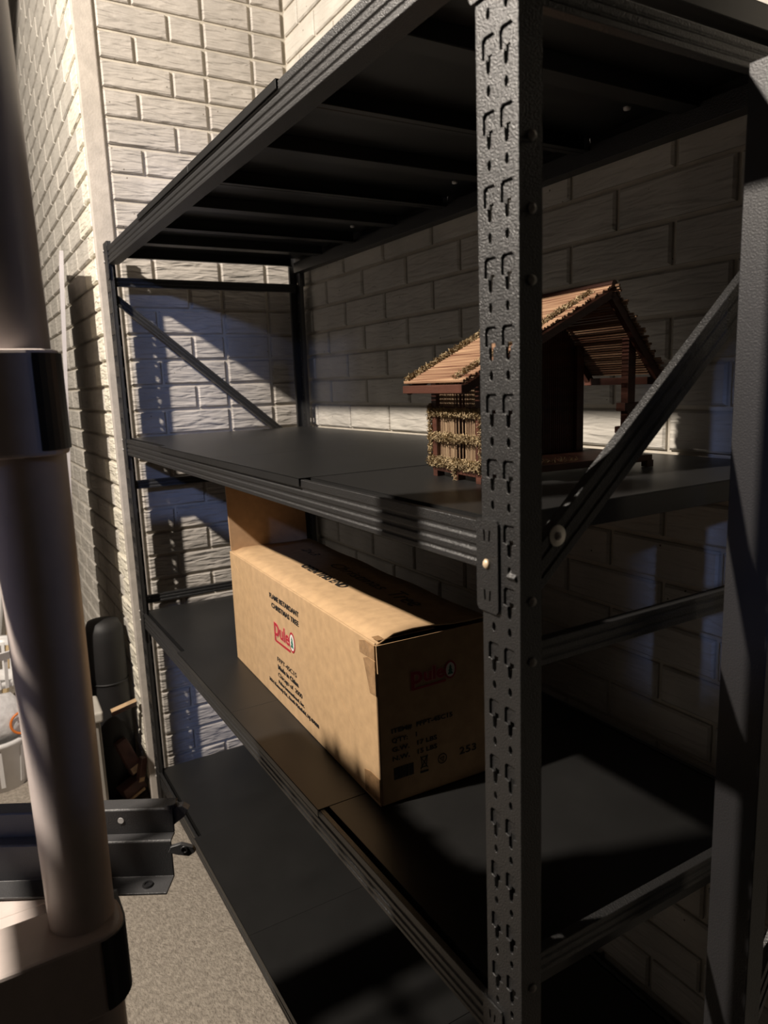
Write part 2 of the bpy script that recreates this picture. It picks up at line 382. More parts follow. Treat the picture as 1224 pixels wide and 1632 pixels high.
for z in ZS:
    for back in (0, 1):
        o = rack_put(BEAM, 'beam', M_HAM, (0, 0, z) if not back else (L, D, z), (0, 0, math.pi) if back else None)
        bv = o.modifiers.new('edge', 'BEVEL'); bv.width = 0.0009; bv.segments = 2; bv.limit_method = 'ANGLE'; bv.angle_limit = math.radians(50)
        a = put(PLATE_R, 'end_plate', M_HAM, o, (L - PW - 0.006, -0.0030, 0))
        b = put(PLATE_L, 'end_plate', M_HAM, o, (PW + 0.006, -0.0030, 0))
        if not back:
            put(RIV, 'rivet', M_BRASS, o, (L - PW + 0.010, -0.0032, -0.041), (math.pi / 2, 0, 0))
            for dz in (0.0, -0.030): put(BOLT, 'rivet', M_STEEL, o, (0.006, -0.0005, -0.004 + dz), (math.pi / 2, 0, 0))
# deck panels
PX0, PWD = 0.036, 0.4335
def panel_mesh(lip):
    mb = MB(); w_ = PWD - 0.0006
    y0 = -0.0035 if lip else 0.0165
    if lip: mb.box(0, w_, y0, D - 0.0165, 0.0008, 0.0024); mb.box(0, w_, y0, y0 + 0.0014, -0.011, 0.0024)
    else:
        mb.box(0, w_, y0, D - 0.0165, 0.0004, 0.0018); mb.box(0, w_, y0, y0 + 0.0014, -0.0145, 0.0018)
    mb.box(0, w_, D - 0.0165, D - 0.015, -0.0145, 0.0016)
    for xa in (0.0, w_ - 0.0014): mb.box(xa, xa + 0.0014, 0.031, D - 0.031, -0.026, 0.0008)
    for xa in (0.0014, w_ - 0.0144): mb.box(xa, xa + 0.013, 0.031, D - 0.031, -0.026, -0.0247)
    for xa in (w_ / 2 - 0.018,):
        mb.box(xa, xa + 0.0014, 0.031, D - 0.031, -0.022, 0.0006); mb.box(xa + 0.0346, xa + 0.036, 0.031, D - 0.031, -0.022, 0.0006)
        mb.box(xa, xa + 0.036, 0.031, D - 0.031, -0.0234, -0.022)
    return mb.mesh('deck_panel')
P_LIP, P_IN = panel_mesh(True), panel_mesh(False)
LEAK_DOT = MB().lathe([(0, 0.0), (0.006, 0.0), (0.005, -0.004), (0, -0.005)], n=8).mesh('leak_dot', smooth=True)  # white dots stand in for light leaking through holes in the panels
for z in ZS:
    for i in range(4):
        o = rack_put(P_LIP if i in (1, 2) else P_IN, 'deck_panel', M_SATIN, (PX0 + i * PWD, 0, z))
        bv = o.modifiers.new('edge', 'BEVEL'); bv.width = 0.0005; bv.segments = 1
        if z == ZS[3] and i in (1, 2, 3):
            put(LEAK_DOT, 'leak_dot', M_WHITEP, o, (PWD * 0.43, 0.48, -0.0237))
# braces of the end frames
def chan(w_, h_):
    """shallow channel with two grooves on its outer face (across = outward)"""
    return [(0, -h_ / 2), (w_, -h_ / 2), (w_, -h_ / 2 + h_ * .22), (w_ - .0015, -h_ / 2 + h_ * .27), (w_ - .0015, -h_ / 2 + h_ * .33), (w_, -h_ / 2 + h_ * .38),
            (w_, h_ / 2 - h_ * .38), (w_ - .0015, h_ / 2 - h_ * .33), (w_ - .0015, h_ / 2 - h_ * .27), (w_, h_ / 2 - h_ * .22), (w_, h_ / 2), (0, h_ / 2)]
def brace(p0, p1, h_, name, xo):
    mb = MB(); mb.sweep(chan(0.012, h_), p0, p1, (0, 0, 1) if abs(p1[2] - p0[2]) < .01 else (0, -(p1[2] - p0[2]), p1[1] - p0[1]))
    return build(mb, name, M_HAM, rack, bevel=0.0006, seg=1)
for xf, zz in ((0.010, (1.713, 1.106, 0.735, 0.10)), (L - 0.016, (1.712, 1.122, 0.772, 0.10))):
    for z in zz: brace((xf, 0.010, z), (xf, D - 0.010, z), 0.026, 'cross_brace', xf)
brace((0.010, 0.018, 1.665), (0.010, D - 0.020, 1.178), 0.024, 'diagonal_brace', 0)
brace((0.010, 0.018, 0.690), (0.010, D - 0.020, 0.20), 0.024, 'diagonal_brace', 0)
dg = brace((L - 0.016, 0.008, 1.190), (L - 0.016, D - 0.012, 1.708), 0.036, 'diagonal_brace', 0)
dg2 = brace((L - 0.016, 0.008, 0.150), (L - 0.016, D - 0.012, 0.700), 0.030, 'diagonal_brace', 0)
wsh = MB().lathe([(0.0025, 0.0012), (0.0105, 0.0008), (0.0108, 0.0), (0.0025, 0.0)], n=20).mesh('washer', smooth=False)
put(wsh, 'washer', M_STEEL, dg, Vector((L - 0.0038, 0.051, 1.238)) - rl, (0, math.pi / 2, 0))
put(BOLT, 'bolt', M_BRASS, dg, Vector((L - 0.0035, 0.051, 1.238)) - rl, (0, math.pi / 2, 0))
# ------------------------------------------------------------------ loose upright frame at the right
uf = thing('upright_frame', 'dark steel upright frame standing upright beside the rack end at far right', 'upright frame', (1.885, 0.30, 0))
X0, Y0, ZT = 1.858, 0.270, 1.684
build(MB().prism([(X0, Y0), (X0 + 0.052, Y0), (X0 + 0.052, Y0 + 0.03), (X0 + 0.049, Y0 + 0.03), (X0 + 0.049, Y0 + 0.003), (X0 + 0.003, Y0 + 0.003), (X0 + 0.003, Y0 + 0.03), (X0, Y0 + 0.03)], 'z', 0, ZT), 'post', M_CHARCOAL, uf, bevel=0.001)
build(MB().prism([(X0, Y0 + .30), (X0 + 0.052, Y0 + .30), (X0 + 0.052, Y0 + 0.33), (X0 + 0.049, Y0 + 0.33), (X0 + 0.049, Y0 + 0.303), (X0 + 0.003, Y0 + 0.303), (X0 + 0.003, Y0 + 0.33), (X0, Y0 + 0.33)], 'z', 0, ZT), 'post', M_CHARCOAL, uf, bevel=0.001)
for z in (1.17, 0.25):
    build(MB().sweep(chan(0.012, 0.03), (X0 + 0.02, Y0 + 0.028, z), (X0 + 0.02, Y0 + 0.304, z), (0, 0, 1)), 'cross_brace', M_HAM, uf)
build(MB().sweep(chan(0.012, 0.03), (X0 + 0.02, Y0 + 0.03, 0.56), (X0 + 0.02, Y0 + 0.30, 1.02), (0, -0.46, 0.27)), 'diagonal_brace', M_HAM, uf)
# ------------------------------------------------------------------ cardboard box
BL, BD, BH = 0.788, 0.215, 0.283
bx = thing('cardboard_box', 'long brown cardboard tree box with printed front and an open end flap', 'box', (0.601, 0.118, ZS[1] + 0.0026), -0.0406)
def bbuild(mb, name, m, parent=bx, **k): return build(mb, name, m, parent, local=True, **k)
bm_ = MB()
t = 0.004
bm_.box(0, BL, 0, t, 0, BH); bm_.box(0, BL, BD - t, BD, 0, BH); bm_.box(0, t, t, BD - t, 0, BH); bm_.box(BL - t, BL, t, BD - t, 0, BH - 0.006); bm_.box(t, BL - t, t, BD - t, 0, t)
body = bbuild(bm_, 'box_body', M_CARD, bevel=0.003)
lid = MB()                                                   # top sheet, buckled up a little at the near end
n = 16
for i in range(n):
    for j in range(2): pass
vs = []; fs = []
for i in range(n + 1):
    x = BL * i / n
    for j in range(7):
        y = BD * j / 6
        e = max(0, (i - n + 5) / 5.0)
        z = BH + 0.0008 + 0.010 * e * e * math.sin(math.pi * min(1, j / 4.4)) * (1 if j < 5 else 0.6) + 0.0015 * math.sin(i * 1.3 + j)
        if j == 0: z = BH - 0.0065; y = 0.0005
        vs.append((x, y, z))
m7 = len(vs)
vs += [(x, y, z + 0.003) for x, y, z in vs]
for i in range(n):
    for j in range(6):
        a = i * 7 + j
        fs += [(a, a + 1, a + 8, a + 7), (m7 + a, m7 + a + 7, m7 + a + 8, m7 + a + 1)]
for i in range(n): a = i * 7; fs += [(a, a + 7, m7 + a + 7, m7 + a), (a + 6, m7 + a + 6, m7 + a + 13, a + 13)]
for j in range(6): a = j; b = n * 7 + j; fs += [(a, m7 + a, m7 + a + 1, a + 1), (b, b + 1, m7 + b + 1, m7 + b)]
lid.add(vs, fs)
bbuild(lid, 'top_sheet', M_CARD, smooth=True)
bbuild(MB().box(-0.002, 0.002, 0.004, BD - 0.004, 0, 0.185, Matrix.Translation((0.0, 0, BH)) @ Matrix.Rotation(-0.06, 4, 'Y')), 'end_flap', M_CARD_IN, bevel=0.001)
bbuild(MB().box(0, 0.0025, 0.002, BD - 0.002, -0.046, 0, Matrix.Translation((BL + 0.0005, 0, BH - 0.004)) @ Matrix.Rotation(-0.05, 4, 'Y')), 'tucked_flap', M_CARD)
# tape
tp = MB(); tp.box(BL - 0.020, BL + 0.0006, 0.006, 0.112, BH + 0.0032, BH + 0.0037)
bbuild(tp, 'tape_strip', M_TAPE)
for x0, x1, z0, z1, sl in ((0.735, BL + 0.0008, BH - 0.03, BH - 0.004, 0), (0.748, BL + .0008, BH - 0.09, BH - 0.03, .02), (0.735, BL + 0.0008, 0.006, 0.05, 0)):
    mbt = MB(); mbt.add([(x0 + sl, -0.0008, z0), (x1, -0.0008, z0 + 0.002), (x1, -0.0008, z1), (x0, -0.0008, z1 - 0.006), (x0 + (x1 - x0) * .4, -0.0008, z1)] +
                        [(x0 + sl, 0.0004, z0), (x1, 0.0004, z0 + 0.002), (x1, 0.0004, z1), (x0, 0.0004, z1 - 0.006), (x0 + (x1 - x0) * .4, 0.0004, z1)],
                        [(0, 1, 2, 4, 3), (9, 7, 6, 5), (8, 9, 7, 5), (0, 5, 6, 1), (1, 6, 7, 2), (2, 7, 9, 4), (4, 9, 8, 3), (3, 8, 5, 0)][:1] + [(0, 5, 6, 1), (1, 6, 7, 2), (2, 7, 9, 4), (4, 9, 8, 3), (3, 8, 5, 0)])
    bbuild(mbt, 'tape_patch', M_TAPE)
bbuild(MB().bar((0.60, 0.0, 0.17), (0.70, 0.0, 0.10), 0.0030, 0.0006, (0, -1, 0)), 'crease', M_CARD)
bbuild(MB().bar((0.035, 0.0, 0.262), (0.20, 0.0, 0.165), 0.0025, 0.0005, (0, -1, 0)), 'crease', M_CARD)

FR = (math.pi / 2, 0, 0); EN = (math.pi / 2, 0, math.pi / 2)
def front_text(s, x0, x1, z0, h, bold=0.0, m=M_INK):
    put(text_mesh(s, h / 0.72, x1 - x0, bold), 'printed_text', m, bx, (x0, -0.0008, z0), FR)
front_text('FLAME RETARDANT', 0.293, 0.463, 0.236, 0.011, 0.0003)
front_text('CHRISTMAS TREE', 0.303, 0.460, 0.216, 0.011, 0.0003)
front_text('FFPT-45C15', 0.319, 0.431, 0.098, 0.010)
front_text('Made in China', 0.320, 0.439, 0.080, 0.010, 0.0005)
front_text('Chicago of  2000', 0.318, 0.457, 0.062, 0.010)
front_text('Puleo International, Inc.', 0.318, 0.466, 0.046, 0.0075, 0.0003)
front_text('3614 Kennedy Rd., South Plainfield, NJ 07080', 0.255, 0.538, 0.032, 0.0075, 0.0003)
def logo(base, rot, k, parent, dim=False):
    lg = put(text_mesh('p', 0.060 * k, 0.030 * k, 0.0006), 'printed_logo', M_RED, parent, base, rot)
    me = text_mesh('ule', 0.043 * k, 0.056 * k, 0.0007); put(me, 'logo_letters', M_RED, lg, (0.034 * k, 0.0, 0))
    put(text_mesh('p', 0.060 * k, 0.032 * k, 0.0022, thick=0.0001), 'logo_outline', M_PINK, lg, (-0.001 * k, 0, -0.0002))
    put(text_mesh('ule', 0.043 * k, 0.058 * k, 0.0022, thick=0.0001), 'logo_outline', M_PINK, lg, (0.033 * k, 0, -0.0002))
    rg = MB(); vs, fs = curve_plate(oval(0.106 * k, 0.012 * k, 0.016 * k, 0.022 * k, 24), [oval(0.106 * k, 0.012 * k, 0.012 * k, 0.0175 * k, 24)], 0.0005); rg.add(vs, fs)
    build(rg, 'logo_ring', M_RED, lg, local=True)
    wv, wf = curve_plate(oval(0.106 * k, 0.012 * k, 0.0122 * k, 0.0178 * k, 24), [], 0.0003); build(MB().add(wv, wf), 'logo_oval', M_WHITEINK, lg, local=True)
    tv, tf = curve_plate([((0.106 + a) * k, (0.012 + b) * k) for a, b in ((0, .013), (.004, .005), (.002, .005), (.006, -.003), (.003, -.003), (.008, -.011), (-.008, -.011), (-.003, -.003), (-.006, -.003), (-.002, .005), (-.004, .005))], [], 0.0006)
    build(MB().add([(x, y, z + .0003) for x, y, z in tv], tf), 'logo_tree', M_GREEN, lg, local=True)
    uv, uf_ = curve_plate([(0.004 * k, -0.016 * k), (0.092 * k, -0.014 * k), (0.094 * k, -0.0085 * k), (0.004 * k, -0.0115 * k)], [], 0.0004); build(MB().add(uv, uf_), 'logo_bar', M_RED, lg, local=True)
logo((0.311, -0.0008, 0.157), FR, 1.0, bx)
put(text_mesh('OPEN THIS END', 0.030, 0.215, 0.0006), 'printed_text', M_INK, bx, (0.270, 0.083, BH + 0.0052))
put(text_mesh("Christmas", 0.040, 0.24, -0.0003, 0.25), 'handwriting', M_MARK, bx, (0.305, 0.138, BH + 0.0052))
put(text_mesh("Tree", 0.050, 0.095, -0.0003, 0.25), 'handwriting', M_MARK, bx, (0.580, 0.135, BH + 0.0062))
put(text_mesh("2x3", 0.030, 0.08, -0.0003, 0.25), 'handwriting', M_MARK, bx, (0.12, 0.145, BH + 0.0052))
EX = BL + 0.0012
def end_text(s, y0, y1, z0, h, bold=0.0, m=M_INK): put(text_mesh(s, h / 0.72, y1 - y0, bold), 'printed_text', m, bx, (EX, y0, z0), EN)
end_text('ITEM#  FFPT-45C15', 0.025, 0.143, 0.124, 0.008, 0.0002)
end_text("Q'TY:    1", 0.025, 0.072, 0.107, 0.008, 0.0002)
end_text('G.W.   17 LBS', 0.025, 0.111, 0.091, 0.008, 0.0002)
end_text('N.W.   15 LBS', 0.025, 0.111, 0.075, 0.008, 0.0002)
end_text('253', 0.156, 0.191, 0.049, 0.013)
logo((EX + 0.0006, 0.064, 0.200), EN, 0.72, bx)
bc = MB(); y = 0.027; random.seed(3)
while y < 0.064:
    wv = random.choice((0.0008, 0.0014, 0.002)); bc.box(BL + 0.0005, BL + 0.0012, y, y + wv, 0.041, 0.062); y += wv + random.choice((0.0008, 0.0014))
bbuild(bc, 'barcode', M_INK)
wm = MB(); wm.box(BL + 0.0005, BL + 0.0012, 0.077, 0.093, 0.038, 0.041)
for a, b in (((0.079, 0.066), (0.081, 0.047)), ((0.091, 0.066), (0.089, 0.047)), ((0.078, 0.066), (0.092, 0.066)), ((0.081, 0.048), (0.089, 0.048)), ((0.078, 0.045), (0.092, 0.068)), ((0.092, 0.045), (0.078, 0.068))):
    wm.bar((BL + 0.0009, *a), (BL + 0.0009, *b), 0.0012, 0.0006, (1, 0, 0))
bbuild(wm, 'bin_symbol', M_INK)
rc = MB(); rc.ring((BL + 0.0009, 0.121, 0.052), 0.0085, 0.0007, (1, 0, 0), 18, 4); rc.ring((BL + 0.0009, 0.121, 0.052), 0.005, 0.0007, (1, 0, 0), 3, 4)
bbuild(rc, 'recycling_symbol', M_INK)
# ------------------------------------------------------------------ wooden stable
st = thing('wooden_stable', 'small wooden nativity stable with reed roof and straw trim on the third shelf', 'toy stable', (1.534, 0.304, ZS[2] + 0.0022), -0.093)
random.seed(11)
LA, WA, LO = 0.066, 0.150, 0.081
EL, ER, YR = -0.186, 0.155, 0.057
ZE, ZR = 0.133, 0.255
def sb(mb, name, m, parent=st, **k): return build(mb, name, m, parent, local=True, **k)
sb(MB().box(-LA, LA, -WA, WA, 0.008, 0.018), 'base_board', M_DWOOD, bevel=0.001)
for x, y in ((-LA + .008, -WA + .006), (0.0, -WA + 0.006), (LA - .008, -WA + .006), (-LA + .008, WA - .006), (LA - .004, WA - .006)):
    sb(MB().box(x - .006, x + .006, y - .006, y + .006, 0, 0.010), 'foot', M_DWOOD)
def roof_z(y): return ZE + (ZR - ZE) * ((y - EL) / (YR - EL) if y <= YR else (ER - y) / (ER - YR))
for x, y in ((-LA + .007, -WA + .007), (LA - .007, -WA + .007), (-LA + .007, 0.113), (LA - .008, 0.107)):
    sb(MB().box(x - .007, x + .007, y - .007, y + .007, 0.018, roof_z(y) - 0.004), 'corner_post', M_DWOOD, bevel=0.0008)
sb(MB().box(LA - .018, LA + .000, 0.094, 0.150, 0.084, 0.096), 'side_rail', M_DWOOD, bevel=.0008)
sb(MB().box(LA - .018, LA + .000, 0.092, 0.135, 0.052, 0.062), 'side_rail', M_DWOOD, bevel=.0008)
sb(MB().box(-LA, LA, YR - .006, YR + .006, ZR - 0.018, ZR - 0.006), 'ridge_beam', M_DWOOD)
sb(MB().bar((-LO, EL + 0.004, ZE - 0.007), (LO, EL + 0.004, ZE - 0.007), 0.012, 0.011), 'eave_beam', M_DWOOD, bevel=0.0008)
sb(MB().bar((-LO, ER - 0.004, ZE - 0.007), (LO, ER - 0.004, ZE - 0.007), 0.012, 0.011), 'eave_beam', M_DWOOD, bevel=0.0008)
for x in (-LO + .008, LO - .008):
    sb(MB().bar((x, EL + .002, ZE - .010), (x, YR, ZR - .010), 0.010, 0.010), 'rafter', M_DWOOD)
    sb(MB().bar((x, ER - .002, ZE - .010), (x, YR, ZR - .010), 0.010, 0.010), 'rafter', M_DWOOD)
def sticks(p_of, n, r, a, b, name, mt, jit=0.004):
    mb = MB()
    for i in range(n):
        t_ = (i + 0.5) / n; q0, q1 = p_of(t_, a + random.uniform(-jit, jit)), p_of(t_, b + random.uniform(-jit, jit))
        mb.tube(q0, q1, r * random.uniform(0.85, 1.1), n=6)
    return sb(mb, name, mt, smooth=False, kind='stuff')
sticks(lambda t_, x: (x, EL + (YR - EL) * t_, ZE + (ZR - ZE) * t_ + 0.002), 58, 0.0019, -LO, LO, 'roof_reeds', M_REED)
sticks(lambda t_, x: (x, ER + (YR - ER) * t_, ZE + (ZR - ZE) * t_ + 0.002), 36, 0.0019, -LO, LO + 0.003, 'roof_reeds', M_REED, 0.006)
sb(MB().tube((-LO, YR, ZR + .003), (LO, YR, ZR + .003), 0.005, n=8), 'ridge_pole', M_DWOOD)
# left side wall (long wall), slatted reeds with gaps; rear gable wall
def wall_reeds(n, skip):
    mb = MB()
    for i in range(n):
        if random.random() < skip: continue
        x = -LA + .014 + (2 * LA - .028) * (i + .5) / n
        mb.tube((x, -WA + .006, 0.018), (x + random.uniform(-.001, .001), -WA + .006, roof_z(-WA) - .004), 0.00125 * random.uniform(.7, 1.1), n=6)
    return mb
sb(wall_reeds(24, 0.2), 'wall_reeds', M_REEDW, kind='stuff')
mb = MB()
for i in range(62):
    y = -WA + 0.012 + (WA + 0.106) * (i + .5) / 62
    mb.tube((-LA + .006, y, 0.018), (-LA + .006, y, roof_z(y) - .008), 0.0024 * random.uniform(.9, 1.1), n=6)
sb(mb, 'gable_reeds', M_DWOOD, kind='stuff')
for z in (0.055, 0.100): sb(MB().tube((-LA + .004, -WA + .002, z), (LA - .004, -WA + .002, z), 0.0012, n=6), 'binding_wire', M_DWOOD)
def straw(segs, rad, n, name):
    mb = MB()
    for (p0, p1), cnt in zip(segs, n):
        p0, p1 = Vector(p0), Vector(p1); d = (p1 - p0).normalized()
        for i in range(cnt):
            c = p0.lerp(p1, random.random()); nv = Vector((random.gauss(0, 1), random.gauss(0, 1), random.gauss(0, 1)))
            nv = (nv - d * nv.dot(d)).normalized() * rad * math.sqrt(random.random())
            c = c + nv; e = (Vector((random.gauss(0, 1), random.gauss(0, 1), random.gauss(0, 1))) + d * 0.6).normalized()
            l_ = random.uniform(.003, .0075); a = c - e * l_ / 2; b = c + e * l_ / 2; wv = e.orthogonal().normalized() * random.uniform(.0003, .00065); w2 = e.cross(wv)
            mb.add([a + wv, a - wv * .5 + w2, a - wv * .5 - w2, b + wv, b - wv * .5 + w2, b - wv * .5 - w2], [(0, 1, 4, 3), (1, 2, 5, 4), (2, 0, 3, 5)])
    return sb(mb, name, M_STRAW, kind='stuff')
fy = -WA - .001
for z, c in ((0.093, 900), (0.058, 950), (0.022, 1500)):
    straw([((-LA - .004, fy, z), (LA + .004, fy, z)), ((-LA - .004, fy, z), (-LA - .004, fy + .03, z))], 0.0065 if z > .03 else 0.008, (c, c // 5), 'straw_band')
straw([((-LA - .002, fy, 0.015), (-LA - .002, fy, 0.105)), ((LA, fy, .015), (LA, fy, .1)), ((0, fy, .0), (0, fy, 0.03))], 0.004, (480, 260, 120), 'straw_band')
straw([((-LO + .007, EL + .002, ZE + .006), (-LO + .007, YR, ZR + .006))], 0.0055, (1900,), 'straw_verge')
straw([((LO - .022, EL + .002, ZE + .006), (LO - .022, YR - .02, ZR - .006))], 0.0058, (1600,), 'straw_verge')
straw([((LA - .03, -WA + .04, 0.020), (LA - .01, 0.02, 0.020))], 0.004, (160,), 'straw_on_floor')
# ------------------------------------------------------------------ resin shelving unit in the left foreground
ru = thing('resin_shelving_unit', 'beige plastic shelving unit with round post and black corner caps, left foreground', 'shelving unit', (1.27, -0.55, 0))
PXC, PYC = 1.484, -0.379
RX0, RX1, RY0, RY1 = 1.06, 1.540, -0.760, -0.337
for x, y in ((PXC, PYC), (RX0 + .045, -0.535), (PXC, RY0 + .042), (RX0 + .056, RY0 + .042)):
    p = build(MB().tube((x, y, 0), (x, y, 0.69), 0.034, 0.036, 28).tube((x, y, 0.775), (x, y, 1.345), 0.0365, 0.0405, 28), 'post', M_RESIN, ru, smooth=True)
    e = p.modifiers.new('n', 'EDGE_SPLIT'); e.split_angle = math.radians(50)
    if (x, y) != (PXC, PYC): continue
    top = 1.83
    p2 = build(MB().tube((x, y, 1.43), (x, y, top), 0.037, 0.034, 28), 'upper_post', M_RESIN_G, ru, smooth=True)
    e = p2.modifiers.new('n', 'EDGE_SPLIT'); e.split_angle = math.radians(50)
def rounded(x0, x1, y0, y1, r, n=6):
    out = []
    for cx, cy, a0 in ((x1 - r, y1 - r, 0), (x0 + r, y1 - r, 90), (x0 + r, y0 + r, 180), (x1 - r, y0 + r, 270)):
        for i in range(n + 1):
            a = math.radians(a0 + 90 * i / n); out.append((cx + r * math.cos(a), cy + r * math.sin(a)))
    return out
for z1, z0 in ((0.782, 0.684), (1.436, 1.330)):
    fm = MB()
    for xa, xb in ((RX0, RX0 + .085), (RX1 - .085, RX1)): fm.prism(rounded(xa, xb, RY0, RY1, 0.034), 'z', z0, z1) if xa > 1.3 else fm.prism(rounded(xa, xb, RY0, RY1 - .075, 0.034), 'z', z0, z1 - .07)
    for ya, yb in ((RY0 + .006, RY0 + .07), (RY1 - .134, RY1 - .075)): fm.box(RX0 + .07, RX1 - .07, ya, yb, z0 + .004, z1 - .048)
    dk = build(fm, 'shelf_frame', M_RESIN, ru, bevel=0.004)
    for i in range(5):
        x = RX0 + .085 + (RX1 - RX0 - .17) * (i + .5) / 5
        build(MB().box(x - .007, x + .007, RY0 + .068, RY1 - .068, z1 - .062, z1 - .047), 'shelf_slat', M_RESIN, dk, bevel=0.002)
    for y in (RY0 + .16, RY1 - .16):
        build(MB().box(RX0 + .083, RX1 - .083, y - .007, y + .007, z1 - .066, z1 - .050), 'shelf_slat', M_RESIN, dk, bevel=0.002)
    for cx, cy, sx, sy in ((RX1, RY1, 1, 1), (RX0, RY1 - .075, -1, 1), (RX1, RY0, 1, -1), (RX0, RY0, -1, -1)):
        q = []
        r = 0.037; ox, oy = cx - sx * .035, cy - sy * .035
        for i in range(9):
            a = math.radians(8 + 82 * i / 8); q.append((ox + sx * r * math.cos(a), oy + sy * r * math.sin(a)))
        q += [(cx - sx * .085, cy + sy * .002), (cx - sx * .085, cy - sy * .004)]
        q += [(ox + sx * (r - .006) * math.cos(math.radians(8 + 82 * i / 8)), oy + sy * (r - .006) * math.sin(math.radians(8 + 82 * i / 8))) for i in range(8, -1, -1)]
        build(MB().prism(q, 'z', z0 + 0.006, z1 - 0.004 if sx > 0 else z1 - .072), 'corner_cap', M_CAP, dk)
# ------------------------------------------------------------------ loose beams lying across the resin shelf
BROT = math.atan2(-0.86, -0.51)
def loose_beam(label, org, prof, ln):
    th = thing('rack_beam', label, 'steel beam', org, BROT, 'loose rack beams on the plastic shelf')
    build(MB().prism(prof, 'x', 0.0, ln), 'channel', M_GREYSTEEL, th, local=True, bevel=0.0008)
    return th
OB = (1.416, -0.256, 0.7365)
bB = loose_beam('lower dark steel beam with hooked end lying across the beige plastic shelf', OB,
                [(-.020, .056), (-.002, .056), (0, .054), (0, .003), (.034, .003), (.034, 0), (-.003, 0), (-.003, .053), (-.020, .053)], 0.27)
build(MB().prism([(0.0, .048), (-.014, .052), (-.030, .047), (-.033, .040), (-.024, .034), (-.010, .036), (0.004, .040)], 'y', -.003, .004), 'end_hook', M_GREYSTEEL, bB, local=True, bevel=.0008)
build(MB().ring((-.019, .004, .044), .0042, .0018, (0, 1, 0), 14, 6), 'hook_eye', M_CAP, bB, local=True, smooth=True)
build(MB().ring((.030, .018, .0036), .0055, .0022, (0, 0, 1), 16, 6).tube((.030, .018, .002), (.030, .018, .0042), .0042, n=12), 'flange_hole', M_CAP, bB, local=True)
bA = loose_beam('upper dark steel beam with round bolt head resting on another beam, left foreground', (OB[0] - .86 * .018, OB[1] + .51 * .018, OB[2] + .0562),
                [(-.026, .036), (-.002, .036), (0, .034), (0, 0), (-.003, 0), (-.003, .033), (-.026, .033)], 0.27)
build(MB().tube((.004, -.006, .034), (.004, -.006, .041), .0085, n=20), 'bolt', M_GREYSTEEL, bA, local=True, bevel=.001)
build(MB().prism([(0.012, .034), (-.012, .036), (-.020, .030), (-.014, .020), (0.004, .006), (0.012, .006)], 'y', -.016, -.004), 'end_plate', M_GREYSTEEL, bA, local=True, bevel=.0008)
build(MB().tube((.072, -.004, .020), (.072, .0008, .020), .0042, n=14), 'rivet', M_WHITEP, bA, local=True)
# ------------------------------------------------------------------ clutter by the outer wall
# white board leaning on the wall, seen almost edge-on
wbd = MB()
ds = [(-0.10, -0.230, 0.0), (-0.66, -0.150, 0.0), (-0.66, -0.028, 1.84), (-0.10, -0.096, 1.815)]
wbd.add(ds + [(x + .002, y - .011, z) for x, y, z in ds], [(0, 1, 2, 3), (7, 6, 5, 4), (0, 4, 5, 1), (1, 5, 6, 2), (2, 6, 7, 3), (3, 7, 4, 0)])
o = build(wbd, 'leaning_board', M_FOAM); o['label'] = 'thin white board leaning against the outer brick wall, seen edge-on'; o['category'] = 'board'
# black canister in the dark corner behind the leaning board
dr = thing('black_canister', 'tall black ribbed canister in the dark corner behind the leaning white board', 'canister', (-0.19, -0.088, 0))
cc = (-0.19, -0.088, 0)
build(MB().lathe([(0, 0), (.060, 0), (.064, .02), (.064, .40), (.061, .42), (.064, .44), (.064, .56), (.062, .60), (.050, .63), (.012, .64), (0, .64)], cc, 32), 'canister_body', M_BLACKRUB, dr, smooth=True)
for z in (.20, .42): build(MB().ring((cc[0], cc[1], z), .0615, .004, (0, 0, 1), 36, 6), 'rib', M_BLACKRUB, dr, smooth=True)
# board with pale cut edge propped in the corner
pb = thing('propped_plank', 'dark plank with pale cut end propped in the corner beside the rack foot', 'plank', (-0.10, -0.05, 0.33))
mt = Matrix.Translation((-0.060, -0.050, 0.372)) @ Matrix.Rotation(math.radians(12), 4, 'X') @ Matrix.Rotation(math.radians(-38), 4, 'Y')
build(MB().box(-.055, 0, -.062, .022, -.006, .006, mt), 'plank_body', M_BROWN, pb)
build(MB().box(0, .0012, -.062, .022, -.006, .006, mt), 'cut_end', M_PALE, pb)
